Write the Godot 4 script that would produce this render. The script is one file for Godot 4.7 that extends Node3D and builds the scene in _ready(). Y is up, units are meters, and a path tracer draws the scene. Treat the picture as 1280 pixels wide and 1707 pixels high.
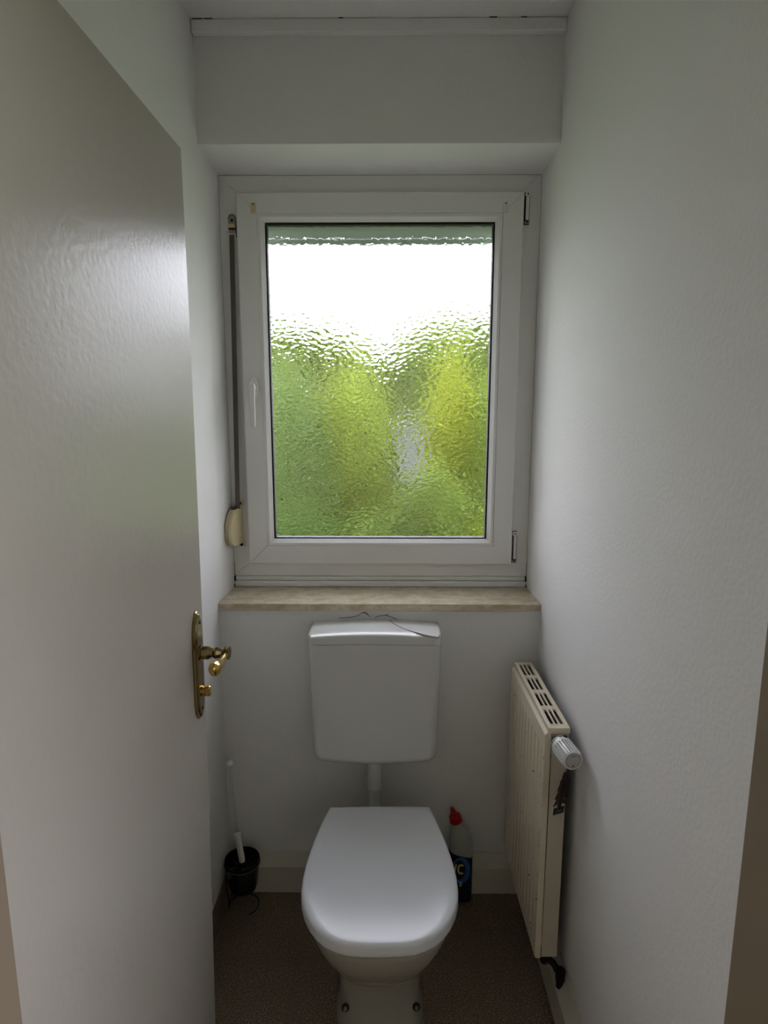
extends Node3D

# A narrow lavatory seen from its doorway. y is up, metres; the back wall is z = 0, the camera looks towards -z.

const WL := -0.478      # left wall plane
const WR := 0.478       # right wall plane
const CEIL := 2.5
const LINTEL := 2.213   # underside of the lintel
const SILL := 0.954     # top of the windowsill
const ZF := -0.17       # room face of the fixed window frame
const ZS := -0.152      # room face of the sash
const ZD := 1.305       # room face of the door wall

var M := {}
var rng := RandomNumberGenerator.new()


func _ready() -> void:
	rng.seed = 7
	view()
	materials()
	room()
	corridor()
	outdoors()
	window()
	shutter()
	winder()
	hooks()
	door()
	cistern()
	pipe()
	toilet()
	radiator()
	freshener()
	brush_set()
	bottle()


# ---------------------------------------------------------------- camera, sky, exposure

func view() -> void:
	var cam := Camera3D.new()
	cam.name = "camera"
	cam.fov = 77.681
	cam.near = 0.02
	cam.far = 200.0
	cam.position = Vector3(0.031, 1.548, 1.816)
	cam.rotation_degrees = Vector3(-9.979, 0.532, 0.0)
	add_child(cam)
	cam.current = true
	var e := Environment.new()
	e.background_mode = Environment.BG_SKY
	var sky := Sky.new()
	var sm := ProceduralSkyMaterial.new()      # an even overcast sky
	sm.sky_top_color = Color(0.94, 0.948, 1.0)
	sm.sky_horizon_color = Color(0.96, 0.966, 1.0)
	sm.ground_bottom_color = Color(0.30, 0.33, 0.26)
	sm.ground_horizon_color = Color(0.40, 0.43, 0.36)
	sky.sky_material = sm
	e.sky = sky
	e.background_energy_multiplier = 5.5
	e.tonemap_mode = Environment.TONE_MAPPER_LINEAR
	e.tonemap_exposure = 1.5
	e.sdfgi_enabled = true
	e.ssao_enabled = true
	e.ssil_enabled = true
	var we := WorldEnvironment.new()
	we.name = "surroundings"
	we.environment = e
	add_child(we)


# ---------------------------------------------------------------- materials

func noise_tex(freq: float, kind: int, octaves: int, size := 512, normal := 0.0, ramp: Array = [], sd := 1) -> NoiseTexture2D:
	var n := FastNoiseLite.new()
	n.seed = sd
	n.noise_type = kind
	n.frequency = freq
	n.fractal_octaves = octaves
	var t := NoiseTexture2D.new()
	t.width = size
	t.height = size
	t.seamless = true
	t.noise = n
	if normal > 0.0:
		t.as_normal_map = true
		t.bump_strength = normal
	elif ramp:
		var g := Gradient.new()
		g.offsets = PackedFloat32Array(ramp.map(func(r): return r[0]))
		g.colors = PackedColorArray(ramp.map(func(r): return r[1]))
		t.color_ramp = g
	return t


func mat(called: String, c: Color, rough := 0.5, metal := 0.0) -> StandardMaterial3D:
	var m := StandardMaterial3D.new()
	m.resource_name = called
	m.albedo_color = c
	m.roughness = rough
	m.metallic = metal
	M[called] = m
	return m


func tri(m: StandardMaterial3D, per_metre: float) -> void:
	m.uv1_triplanar = true
	m.uv1_world_triplanar = true
	m.uv1_scale = Vector3.ONE * per_metre


func bumped(m: StandardMaterial3D, t: Texture2D, strength: float) -> void:
	m.normal_enabled = true
	m.normal_texture = t
	m.normal_scale = strength


func materials() -> void:
	var SIM := FastNoiseLite.TYPE_SIMPLEX_SMOOTH
	var plaster := noise_tex(0.075, SIM, 3, 512, 6.0, [], 3)
	var m := mat("wall_paint", Color(0.93, 0.925, 0.915), 0.82)
	tri(m, 2.0)
	bumped(m, plaster, 0.075)
	mat("corridor_paint", Color(0.93, 0.90, 0.845), 0.85)
	m = mat("ceiling_paint", Color(0.945, 0.94, 0.93), 0.9)
	tri(m, 2.0)
	bumped(m, plaster, 0.16)
	mat("beige_paint", Color(0.54, 0.48, 0.41), 0.5)
	m = mat("floor_vinyl", Color.WHITE, 0.55)
	m.albedo_texture = noise_tex(0.09, SIM, 3, 1024, 0.0, [[0.0, Color(0.22, 0.19, 0.155)], [0.4, Color(0.42, 0.365, 0.305)], [0.52, Color(0.53, 0.455, 0.38)], [0.62, Color(0.44, 0.38, 0.315)], [0.75, Color(0.8, 0.72, 0.62)], [1.0, Color(0.26, 0.22, 0.175)]], 11)
	bumped(m, noise_tex(0.09, SIM, 3, 1024, 3.0, [], 11), 0.4)
	tri(m, 2.0)
	m = mat("skirting_paint", Color(0.80, 0.78, 0.73), 0.45)
	m = mat("marble", Color.WHITE, 0.3)
	m.albedo_texture = noise_tex(0.010, SIM, 5, 1024, 0.0, [[0.0, Color(0.70, 0.63, 0.51)], [0.35, Color(0.80, 0.74, 0.63)], [0.488, Color(0.85, 0.80, 0.70)], [0.5, Color(0.55, 0.47, 0.35)], [0.51, Color(0.84, 0.79, 0.69)], [0.7, Color(0.87, 0.82, 0.73)], [1.0, Color(0.76, 0.69, 0.57)]], 23)
	m.uv1_triplanar = true
	m.uv1_world_triplanar = true
	m.uv1_scale = Vector3(1.3, 2.2, 2.2)
	mat("window_plastic", Color(0.92, 0.915, 0.90), 0.32)
	mat("handle_plastic", Color(0.90, 0.89, 0.86), 0.28)
	mat("gasket", Color(0.035, 0.035, 0.04), 0.6)
	mat("stained_joint", Color(0.58, 0.54, 0.49), 0.9)
	mat("seam_dirt", Color(0.10, 0.075, 0.055), 0.95)
	m = mat("obscure_glass", Color(1, 1, 1, 0.0), 0.03)
	m.refraction_enabled = true
	m.refraction_scale = 0.05
	m.transparency = BaseMaterial3D.TRANSPARENCY_ALPHA
	m = mat("clear_glass", Color(1, 1, 1, 0.02), 0.02)
	m.transparency = BaseMaterial3D.TRANSPARENCY_ALPHA
	m = mat("clear_acrylic", Color(1, 1, 1, 0.0), 0.05)
	m.refraction_enabled = true
	m.refraction_scale = 0.05
	m.transparency = BaseMaterial3D.TRANSPARENCY_ALPHA
	mat("shutter_plastic", Color(0.66, 0.72, 0.68), 0.5)
	m = mat("strap_webbing", Color(0.37, 0.35, 0.31), 0.9)
	mat("winder_cream", Color(0.86, 0.80, 0.64), 0.4)
	mat("dark_metal", Color(0.07, 0.065, 0.06), 0.5, 0.4)
	mat("zinc", Color(0.62, 0.61, 0.58), 0.4, 0.7)
	m = mat("door_paint", Color(0.70, 0.675, 0.635), 0.3)
	m.metallic_specular = 0.28
	tri(m, 2.2)
	bumped(m, noise_tex(0.05, SIM, 2, 512, 5.0, [], 31), 0.05)
	m = mat("brass", Color(0.80, 0.67, 0.38), 0.17, 1.0)
	m = mat("aged_brass", Color(0.57, 0.50, 0.35), 0.22, 1.0)
	mat("brass_recess", Color(0.05, 0.035, 0.02), 0.8)
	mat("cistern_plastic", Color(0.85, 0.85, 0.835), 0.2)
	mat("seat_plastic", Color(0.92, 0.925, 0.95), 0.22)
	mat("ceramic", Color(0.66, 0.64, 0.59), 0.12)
	mat("seat_buffer", Color(0.82, 0.82, 0.81), 0.4)
	mat("radiator_enamel", Color(0.90, 0.86, 0.765), 0.35)
	mat("radiator_side", Color(0.82, 0.78, 0.71), 0.4)
	mat("thermostat_white", Color(0.88, 0.88, 0.87), 0.3)
	mat("thermostat_face", Color(0.72, 0.71, 0.69), 0.4)
	mat("radiator_inside_shade", Color(0.36, 0.34, 0.30), 0.9)  # darker than the enamel: shade behind the grille slots put into the colour
	mat("rust", Color(0.34, 0.24, 0.15), 0.9)
	mat("black_plastic", Color(0.03, 0.03, 0.032), 0.3)
	m = mat("smoked_glass", Color(0.055, 0.065, 0.06), 0.12)
	mat("cap_white", Color(0.96, 0.96, 0.95), 0.4)
	m = mat("rod_clear", Color(0.95, 0.95, 0.95, 0.14), 0.08)
	m.transparency = BaseMaterial3D.TRANSPARENCY_ALPHA
	mat("bristle", Color(0.02, 0.02, 0.022), 0.8)
	m = mat("freshener_card", Color(0.24, 0.10, 0.16), 0.6)
	mat("freshener_dark", Color(0.03, 0.025, 0.03), 0.6)
	mat("faint_print", Color(0.45, 0.43, 0.42), 0.7)
	mat("bottle_plastic", Color(0.70, 0.71, 0.68), 0.3)
	mat("label_blue", Color(0.035, 0.10, 0.27), 0.35)
	mat("label_glow", Color(0.22, 0.40, 0.62), 0.35)
	mat("label_navy", Color(0.05, 0.065, 0.17), 0.35)
	mat("print_yellow", Color(0.90, 0.84, 0.50), 0.5)
	mat("print_white", Color(0.85, 0.85, 0.85), 0.5)
	mat("cap_red", Color(0.70, 0.03, 0.05), 0.35)
	mat("facade", Color(0.75, 0.73, 0.69), 0.9)
	m = mat("lawn", Color.WHITE, 0.95)
	m.albedo_texture = noise_tex(0.05, SIM, 4, 512, 0.0, [[0.0, Color(0.34, 0.42, 0.20)], [0.5, Color(0.44, 0.52, 0.28)], [1.0, Color(0.55, 0.60, 0.36)]], 41)
	tri(m, 0.5)
	mat("bark", Color(0.24, 0.19, 0.14), 0.9)
	mat("stone_pale", Color(0.40, 0.41, 0.39), 0.9)


# ---------------------------------------------------------------- mesh tools
# A «soup» is a PackedVector3Array of triangles. Each closed piece is turned outwards when it is added.

func add_piece(soup: PackedVector3Array, piece: PackedVector3Array) -> PackedVector3Array:
	var mid := Vector3.ZERO
	for p in piece:
		mid += p
	mid /= maxi(piece.size(), 1)
	var vol := 0.0
	for i in range(0, piece.size(), 3):
		vol += (piece[i] - mid).dot((piece[i + 1] - mid).cross(piece[i + 2] - mid))
	if vol < 0.0:
		for i in range(0, piece.size(), 3):
			var t := piece[i + 1]
			piece[i + 1] = piece[i + 2]
			piece[i + 2] = t
	soup.append_array(piece)
	return soup


func moved(piece: PackedVector3Array, t: Transform3D) -> PackedVector3Array:
	var out := PackedVector3Array()
	for p in piece:
		out.append(t * p)
	return out


func to_mesh(soup: PackedVector3Array, crease := 35.0) -> ArrayMesh:
	var faces: int = soup.size() / 3
	var fn := PackedVector3Array()
	var unit := PackedVector3Array()
	var at := {}
	for f in faces:
		var n := (soup[f * 3 + 1] - soup[f * 3]).cross(soup[f * 3 + 2] - soup[f * 3])
		fn.append(n)
		unit.append(n.normalized())
		for k in 3:
			var key := Vector3i((soup[f * 3 + k] * 50000.0).round())
			if not at.has(key):
				at[key] = PackedInt32Array()
			at[key].append(f)
	var lim := cos(deg_to_rad(crease))
	var v := PackedVector3Array()
	var nn := PackedVector3Array()
	for f in faces:
		if unit[f] == Vector3.ZERO:
			continue
		for k in [0, 2, 1]:      # Godot's front faces run clockwise
			var p := soup[f * 3 + k]
			var s := Vector3.ZERO
			for g in at[Vector3i((p * 50000.0).round())]:
				if unit[g].dot(unit[f]) >= lim:
					s += fn[g]
			v.append(p)
			nn.append(s.normalized() if s.length() > 0.0 else unit[f])
	var arrays := []
	arrays.resize(Mesh.ARRAY_MAX)
	arrays[Mesh.ARRAY_VERTEX] = v
	arrays[Mesh.ARRAY_NORMAL] = nn
	var mesh := ArrayMesh.new()
	mesh.add_surface_from_arrays(Mesh.PRIMITIVE_TRIANGLES, arrays)
	return mesh


func loft(rings: Array, closed_ends := true, looped := false) -> PackedVector3Array:
	var out := PackedVector3Array()
	var n: int = rings[0].size()
	var count := rings.size()
	for r in (count if looped else count - 1):
		var a: PackedVector3Array = rings[r]
		var b: PackedVector3Array = rings[(r + 1) % count]
		for i in n:
			var j := (i + 1) % n
			out.append_array(PackedVector3Array([a[i], b[i], b[j], a[i], b[j], a[j]]))
	if closed_ends and not looped:
		for end in [0, count - 1]:
			var ring: PackedVector3Array = rings[end]
			var mid := Vector3.ZERO
			for p in ring:
				mid += p
			mid /= n
			for i in n:
				var j := (i + 1) % n
				if end == 0:
					out.append_array(PackedVector3Array([mid, ring[i], ring[j]]))
				else:
					out.append_array(PackedVector3Array([mid, ring[j], ring[i]]))
	return out


func box(c: Vector3, s: Vector3) -> PackedVector3Array:
	return rbox(c, s, 0.0)


func rbox(c: Vector3, s: Vector3, r: float, seg := 2) -> PackedVector3Array:
	var h := s / 2.0
	r = minf(r, minf(h.x, minf(h.y, h.z)) * 0.98)
	var out := PackedVector3Array()
	for axis in 3:
		for side in [-1.0, 1.0]:
			var u := (axis + 1) % 3
			var w := (axis + 2) % 3
			var us := steps(h[u], r, seg)
			var ws := steps(h[w], r, seg)
			for i in us.size() - 1:
				for j in ws.size() - 1:
					var q := []
					for k in [[i, j], [i + 1, j], [i + 1, j + 1], [i, j + 1]]:
						var p := Vector3.ZERO
						p[axis] = side * h[axis]
						p[u] = us[k[0]]
						p[w] = ws[k[1]]
						q.append(c + rounded(p, h, r))
					if side > 0.0:
						out.append_array(PackedVector3Array([q[0], q[1], q[2], q[0], q[2], q[3]]))
					else:
						out.append_array(PackedVector3Array([q[0], q[2], q[1], q[0], q[3], q[2]]))
	return out


func steps(h: float, r: float, seg: int) -> Array:
	if r <= 0.0:
		return [-h, h]
	var a := []
	for i in seg:
		a.append(-h + r - r * tan(PI / 4.0 * (1.0 - float(i) / seg)))
	a.append(-h + r)
	var b := a.duplicate()
	b.reverse()
	for x in b:
		a.append(-x)
	return a


func rounded(p: Vector3, h: Vector3, r: float) -> Vector3:
	if r <= 0.0:
		return p
	var q := p.clamp(-h + Vector3.ONE * r, h - Vector3.ONE * r)
	return q + (p - q).normalized() * r


func circle(c: Vector3, u: Vector3, v: Vector3, r: float, n: int) -> PackedVector3Array:
	var out := PackedVector3Array()
	for i in n:
		var a := TAU * i / n
		out.append(c + u * (cos(a) * r) + v * (sin(a) * r))
	return out


# a profile of [radius, distance along the axis] turned round an axis
func lathe(from: Vector3, axis: Vector3, profile: Array, n := 24) -> PackedVector3Array:
	var d := axis.normalized()
	var u := d.cross(Vector3.UP if absf(d.y) < 0.9 else Vector3.RIGHT).normalized()
	var v := d.cross(u)
	var rings := []
	for p in profile:
		rings.append(circle(from + d * p[1], u, v, maxf(p[0], 0.00005), n))
	return loft(rings)


func tube(points: Array, r: float, n := 10) -> PackedVector3Array:
	var rings := []
	var u := Vector3.ZERO
	for i in points.size():
		var d: Vector3 = (points[mini(i + 1, points.size() - 1)] - points[maxi(i - 1, 0)]).normalized()
		if u == Vector3.ZERO:
			u = d.cross(Vector3.UP if absf(d.y) < 0.9 else Vector3.RIGHT).normalized()
		u = (u - d * u.dot(d)).normalized()
		rings.append(circle(points[i], u, d.cross(u), r, n))
	return loft(rings)


# a ring of tube
func hoop(c: Vector3, u: Vector3, v: Vector3, radius: float, r: float, a0 := 0.0, a1 := TAU, n := 48) -> PackedVector3Array:
	var pts := []
	for i in n + 1:
		var a := lerpf(a0, a1, float(i) / n)
		pts.append(c + u * cos(a) * radius + v * sin(a) * radius)
	return tube(pts, r, 8)


# outline (2D, any winding) pushed along z by a list of [inset, z]; the inset shrinks towards the outline's middle by true offset
func plate(outline: PackedVector2Array, levels: Array) -> PackedVector3Array:
	var rings := []
	for l in levels:
		var ring := PackedVector3Array()
		for p in inset(outline, l[0]):
			ring.append(Vector3(p.x, p.y, l[1]))
		rings.append(ring)
	return loft(rings)


func inset(o: PackedVector2Array, d: float) -> PackedVector2Array:
	if d == 0.0:
		return o
	var area := 0.0
	for i in o.size():
		area += o[i].cross(o[(i + 1) % o.size()])
	var s := signf(area)
	var out := PackedVector2Array()
	for i in o.size():
		var a := (o[i] - o[(i - 1 + o.size()) % o.size()]).normalized()
		var b := (o[(i + 1) % o.size()] - o[i]).normalized()
		var na := Vector2(-a.y, a.x) * s
		var nb := Vector2(-b.y, b.x) * s
		var m := (na + nb).normalized()
		out.append(o[i] + m * d / maxf(m.dot(na), 0.4))
	return out


# ---------------------------------------------------------------- node tools

func part(called: String, soup: PackedVector3Array, m: String, parent: Node, crease := 35.0) -> MeshInstance3D:
	var o := MeshInstance3D.new()
	o.name = called
	o.mesh = to_mesh(soup, crease)
	o.material_override = null
	o.mesh.surface_set_material(0, M[m])
	if parent == self:
		o.name = numbered(called)
	parent.add_child(o, true)
	return o


func numbered(called: String) -> String:
	if not has_node(called):
		return called
	var i := 1
	while has_node("%s_%03d" % [called, i]):
		i += 1
	return "%s_%03d" % [called, i]


func tag(o: Node, label: String, category := "", group := "", kind := "") -> Node:
	o.set_meta("label", label)
	if category:
		o.set_meta("category", category)
	if group:
		o.set_meta("group", group)
	if kind:
		o.set_meta("kind", kind)
	return o


func thing(called: String, at: Vector3, label: String, category: String, group := "", kind := "") -> Node3D:
	var o := Node3D.new()
	o.name = numbered(called)
	o.position = at
	add_child(o)
	tag(o, label, category, group, kind)
	return o


func struct(called: String, soup: PackedVector3Array, m: String, label: String, category: String, crease := 35.0) -> MeshInstance3D:
	var o := part(called, soup, m, self, crease)
	tag(o, label, category, "", "structure")
	return o


func span(a: Vector3, b: Vector3) -> PackedVector3Array:
	return box((a + b) / 2.0, (b - a).abs())


# ---------------------------------------------------------------- the room

func room() -> void:
	var s := PackedVector3Array()
	s = add_piece(PackedVector3Array(), span(Vector3(-1.6, -0.15, -0.36), Vector3(1.6, 0.0, 3.4)))
	struct("floor", s, "floor_vinyl", "dark brown speckled floor around the toilet foot", "floor")
	s = add_piece(PackedVector3Array(), span(Vector3(-1.6, CEIL, -0.36), Vector3(1.6, CEIL + 0.15, 3.4)))
	struct("ceiling", s, "ceiling_paint", "white painted ceiling above the window wall", "ceiling")
	s = add_piece(PackedVector3Array(), span(Vector3(WL - 0.14, 0, -0.36), Vector3(WL, CEIL, ZD + 0.11)))
	struct("wall_left", s, "wall_paint", "white plastered side wall behind the open door", "wall")
	s = add_piece(PackedVector3Array(), span(Vector3(WR, 0, -0.36), Vector3(WR + 0.14, CEIL, ZD + 0.11)))
	struct("wall_right", s, "wall_paint", "white plastered side wall behind the radiator", "wall")
	s = PackedVector3Array()
	s = add_piece(s, span(Vector3(WL, 0, -0.36), Vector3(WR, 0.932, 0.0)))
	var lin := []      # the underside slopes down to the frame
	for x in [WL, WR]:
		lin.append(PackedVector3Array([Vector3(x, LINTEL, 0), Vector3(x, CEIL, 0), Vector3(x, CEIL, -0.225), Vector3(x, 2.189, -0.225), Vector3(x, 2.191, -0.17)]))
	s = add_piece(s, loft(lin))
	for sx in [-1.0, 1.0]:      # so do the plastered reveals, towards the frame
		var rev := []
		for y in [SILL - 0.02, LINTEL]:
			rev.append(PackedVector3Array([Vector3(sx * 0.4785, y, -0.04), Vector3(sx * 0.4785, y, -0.225), Vector3(sx * 0.4705, y, -0.225), Vector3(sx * 0.4705, y, -0.165), Vector3(sx * 0.4745, y, -0.09)]))
		s = add_piece(s, loft(rev))
	s = add_piece(s, span(Vector3(WL, LINTEL, -0.36), Vector3(WR, CEIL, -0.30)))
	var wb := struct("wall_back", s, "wall_paint", "white window wall with lintel above and parapet behind the cistern", "wall")
	# torn plaster over the cistern
	var cr := PackedVector3Array()
	for line in [[[565, 1031], [583, 1030], [597, 1027], [604, 1022], [610, 1021], [617, 1029]], [[604, 1022], [609, 1023], [613, 1026]], [[625, 1030], [634, 1027], [643, 1026], [655, 1030], [662, 1032]], [[643, 1026], [648, 1025]]]:
		var pts := []
		for q in line:      # places on the wall measured in sixteen-hundredths of its width
			pts.append(Vector3(-0.0135 + (q[0] - 625.0) * 0.00178, 0.9063 - (q[1] - 1031.0) * 0.00195, 0.0006))
		cr = add_piece(cr, tube(pts, 0.0008, 6))
	part("plaster_crack", cr, "seam_dirt", wb)

	# windowsill of beige marble
	var sl := struct("windowsill", add_piece(PackedVector3Array(), rbox(Vector3(0, SILL - 0.011, -0.0845), Vector3(0.955, 0.022, 0.191), 0.0025)), "marble", "beige veined marble windowsill under the window", "windowsill")
	sl.set_meta("kind", "structure")

	# skirting: vertical face with a sloping top
	var prof := [Vector2(0, 0), Vector2(0.029, 0), Vector2(0.029, 0.089), Vector2(0.027, 0.093), Vector2(0.004, 0.124), Vector2(0, 0.126)]
	var rings := []
	for x in [WL, WR - 0.0]:
		var ring := PackedVector3Array()
		for p in prof:
			ring.append(Vector3(x, p.y, p.x))
		rings.append(ring)
	struct("baseboard_back", add_piece(PackedVector3Array(), loft(rings)), "skirting_paint", "pale painted skirting with sloping top on the wall behind the toilet", "skirting", 20.0)
	rings = []
	for z in [0.029, ZD]:
		var ring := PackedVector3Array()
		for p in prof:
			ring.append(Vector3(WR - p.x, p.y, z))
		rings.append(ring)
	struct("baseboard_right", add_piece(PackedVector3Array(), loft(rings)), "skirting_paint", "pale painted skirting with sloping top under the radiator", "skirting", 20.0)
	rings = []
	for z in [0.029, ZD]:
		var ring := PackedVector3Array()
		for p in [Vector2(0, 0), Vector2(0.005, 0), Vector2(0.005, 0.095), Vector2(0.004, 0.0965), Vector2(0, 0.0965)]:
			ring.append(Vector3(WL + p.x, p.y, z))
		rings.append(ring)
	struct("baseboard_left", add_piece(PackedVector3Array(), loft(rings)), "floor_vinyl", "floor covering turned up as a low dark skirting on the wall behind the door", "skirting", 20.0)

	# batten where the ceiling meets the window wall
	var bt := struct("trim_1", add_piece(PackedVector3Array(), rbox(Vector3(0.001, 2.484, 0.008), Vector3(0.954, 0.032, 0.022), 0.004)), "ceiling_paint", "white batten along the ceiling edge above the window", "trim")
	var gap := PackedVector3Array()
	for g in [[-0.472, -0.445], [-0.441, -0.42], [0.28, 0.30], [0.36, 0.375], [-0.1, -0.09]]:
		gap = add_piece(gap, span(Vector3(g[0], 2.4985, 0.012), Vector3(g[1], 2.5005, 0.0195)))
	part("dark_gap", gap, "seam_dirt", bt)


func corridor() -> void:
	# the wall with the doorway, and the closed passage in which the camera stands
	var s := PackedVector3Array()
	s = add_piece(s, span(Vector3(-1.6, 0, ZD + 0.02), Vector3(-0.35, CEIL, ZD + 0.11)))
	s = add_piece(s, span(Vector3(0.38, 0, ZD + 0.02), Vector3(1.6, CEIL, ZD + 0.11)))
	s = add_piece(s, span(Vector3(-0.35, 2.03, ZD + 0.02), Vector3(0.38, CEIL, ZD + 0.11)))
	struct("wall_front", s, "wall_paint", "wall around the doorway the room is seen through", "wall")
	struct("wall_corridor_rear", add_piece(PackedVector3Array(), span(Vector3(-1.5, 0, 3.3), Vector3(1.5, CEIL, 3.4))), "corridor_paint", "long corridor wall behind the viewer", "wall")
	struct("wall_corridor_left", add_piece(PackedVector3Array(), span(Vector3(-1.6, 0, ZD + 0.11), Vector3(-1.5, CEIL, 3.3))), "corridor_paint", "plain end wall of the corridor to the left of the viewer", "wall")
	s = PackedVector3Array()      # opening for an added window, out of view, that gives fill light
	for w in [[0.0, 0.95, ZD + 0.11, 3.3], [2.38, CEIL, ZD + 0.11, 3.3], [0.95, 2.38, ZD + 0.11, 1.70], [0.95, 2.38, 3.2, 3.3]]:
		s = add_piece(s, span(Vector3(1.5, w[0], w[2]), Vector3(1.6, w[1], w[3])))
	struct("wall_corridor_right", s, "corridor_paint", "end wall of the corridor with an added window, right of the viewer", "wall")
	var cw := thing("window_2", Vector3(1.55, 0, 0), "added unseen corridor window for fill light, right of the viewer", "window", "", "structure")
	for i in 4:
		part("frame_member", add_piece(PackedVector3Array(), moved(member(1.70, 3.2, 0.95, 2.38, Vector4(0.05, 0.05, 0.05, 0.05), i, [[0.0, -0.03], [0.0, 0.03], [1.0, 0.03], [1.0, -0.03]]), Transform3D(Basis(Vector3.BACK, Vector3.UP, Vector3.LEFT), Vector3.ZERO))), "window_plastic", cw)
	part("pane", add_piece(PackedVector3Array(), span(Vector3(-0.002, 1.00, 1.75), Vector3(0.002, 2.33, 3.15))), "clear_glass", cw)
	# door frame
	var f := thing("trim_2", Vector3(0, 0, ZD), "beige brown door frame at the edges of the doorway", "door frame", "", "structure")
	part("jamb", add_piece(PackedVector3Array(), rbox(Vector3(-0.334, 1.01, 0.07), Vector3(0.032, 2.02, 0.14), 0.003)), "beige_paint", f)
	part("jamb", add_piece(PackedVector3Array(), rbox(Vector3(0.362, 1.01, 0.07), Vector3(0.032, 2.02, 0.14), 0.003)), "beige_paint", f)
	part("head", add_piece(PackedVector3Array(), rbox(Vector3(0.014, 2.015, 0.07), Vector3(0.664, 0.03, 0.14), 0.003)), "beige_paint", f)


# ---------------------------------------------------------------- outdoors

func outdoors() -> void:
	struct("ground", add_piece(PackedVector3Array(), span(Vector3(-20, -0.5, -30), Vector3(20, -0.35, 20))), "lawn", "green lawn outside, blurred behind the glass", "lawn")
	var s := PackedVector3Array()      # the house wall round the room, so that daylight enters by the window only
	s = add_piece(s, span(Vector3(-4, -0.4, -0.36), Vector3(WL - 0.14, 5.0, -0.30)))
	s = add_piece(s, span(Vector3(WR + 0.14, -0.4, -0.36), Vector3(4, 5.0, -0.30)))
	s = add_piece(s, span(Vector3(WL - 0.14, CEIL + 0.15, -0.36), Vector3(WR + 0.14, 5.0, -0.30)))
	struct("wall_outside", s, "facade", "outer house wall around the window opening", "wall")
	var g := "shrubs in the garden behind the window glass"
	# name, label, place, half-size, leaf colour, leaves
	shrub("dark green shrub seen through the lower left of the frosted glass", Vector3(-1.05, -0.35, -4.5), Vector3(0.52, 1.12, 0.5), Color(0.36, 0.43, 0.27), 1700, g)
	shrub("bright yellow green shrub left of the middle of the frosted glass", Vector3(-0.38, -0.35, -4.9), Vector3(0.45, 1.12, 0.45), Color(0.46, 0.51, 0.20), 1800, g)
	shrub("low green shrub in the middle of the frosted glass under the palest patch", Vector3(0.10, -0.35, -5.3), Vector3(0.33, 0.78, 0.4), Color(0.36, 0.43, 0.20), 1000, g)
	shrub("yellowest shrub, at the upper right of the frosted glass", Vector3(0.66, -0.35, -4.9), Vector3(0.28, 1.20, 0.40), Color(0.52, 0.55, 0.18), 1800, g)
	shrub("mid green shrub at the right edge of the frosted glass", Vector3(1.28, -0.35, -4.8), Vector3(0.5, 1.14, 0.5), Color(0.40, 0.47, 0.20), 1800, g)
	shrub("low dark shrub at the bottom left of the frosted glass", Vector3(-0.8, -0.35, -3.3), Vector3(0.45, 0.50, 0.35), Color(0.27, 0.35, 0.19), 1100, g)
	shrub("low dark shrub at the bottom middle of the frosted glass", Vector3(-0.1, -0.35, -3.4), Vector3(0.4, 0.45, 0.3), Color(0.32, 0.39, 0.18), 1100, g)
	shrub("low shrub in front of the grey garden pillar at the bottom right of the glass", Vector3(0.36, -0.35, -3.5), Vector3(0.36, 0.64, 0.3), Color(0.36, 0.43, 0.19), 1200, g)
	shrub("low yellow green shrub in the bottom right corner of the frosted glass", Vector3(0.98, -0.35, -3.3), Vector3(0.32, 0.50, 0.3), Color(0.46, 0.51, 0.16), 900, g)
	var h := thing("hedge", Vector3(0, -0.35, -8.0), "long green hedge behind the shrubs along the skyline of the glass", "hedge")
	leaves(h, Vector3(2.9, 1.36, 0.5), Color(0.46, 0.52, 0.28), 20000, 0.16, true)
	stems(h, Vector3(2.8, 1.0, 0.3), 7)
	var p := thing("garden_pillar", Vector3(0.22, -0.36, -4.0), "pale grey garden pillar, a grey patch right of the middle of the frosted glass", "pillar")
	part("shaft", add_piece(PackedVector3Array(), rbox(Vector3(0, 0.8, 0), Vector3(0.2, 1.6, 0.2), 0.02)), "stone_pale", p)
	part("capstone", add_piece(PackedVector3Array(), rbox(Vector3(0, 1.63, 0), Vector3(0.25, 0.07, 0.25), 0.02)), "stone_pale", p)


func shrub(label: String, at: Vector3, half: Vector3, c: Color, n: int, g: String) -> void:
	var t := thing("shrub", at, label, "shrub", g)
	leaves(t, half, c, n, 0.11, false)
	stems(t, half, 4)


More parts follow.
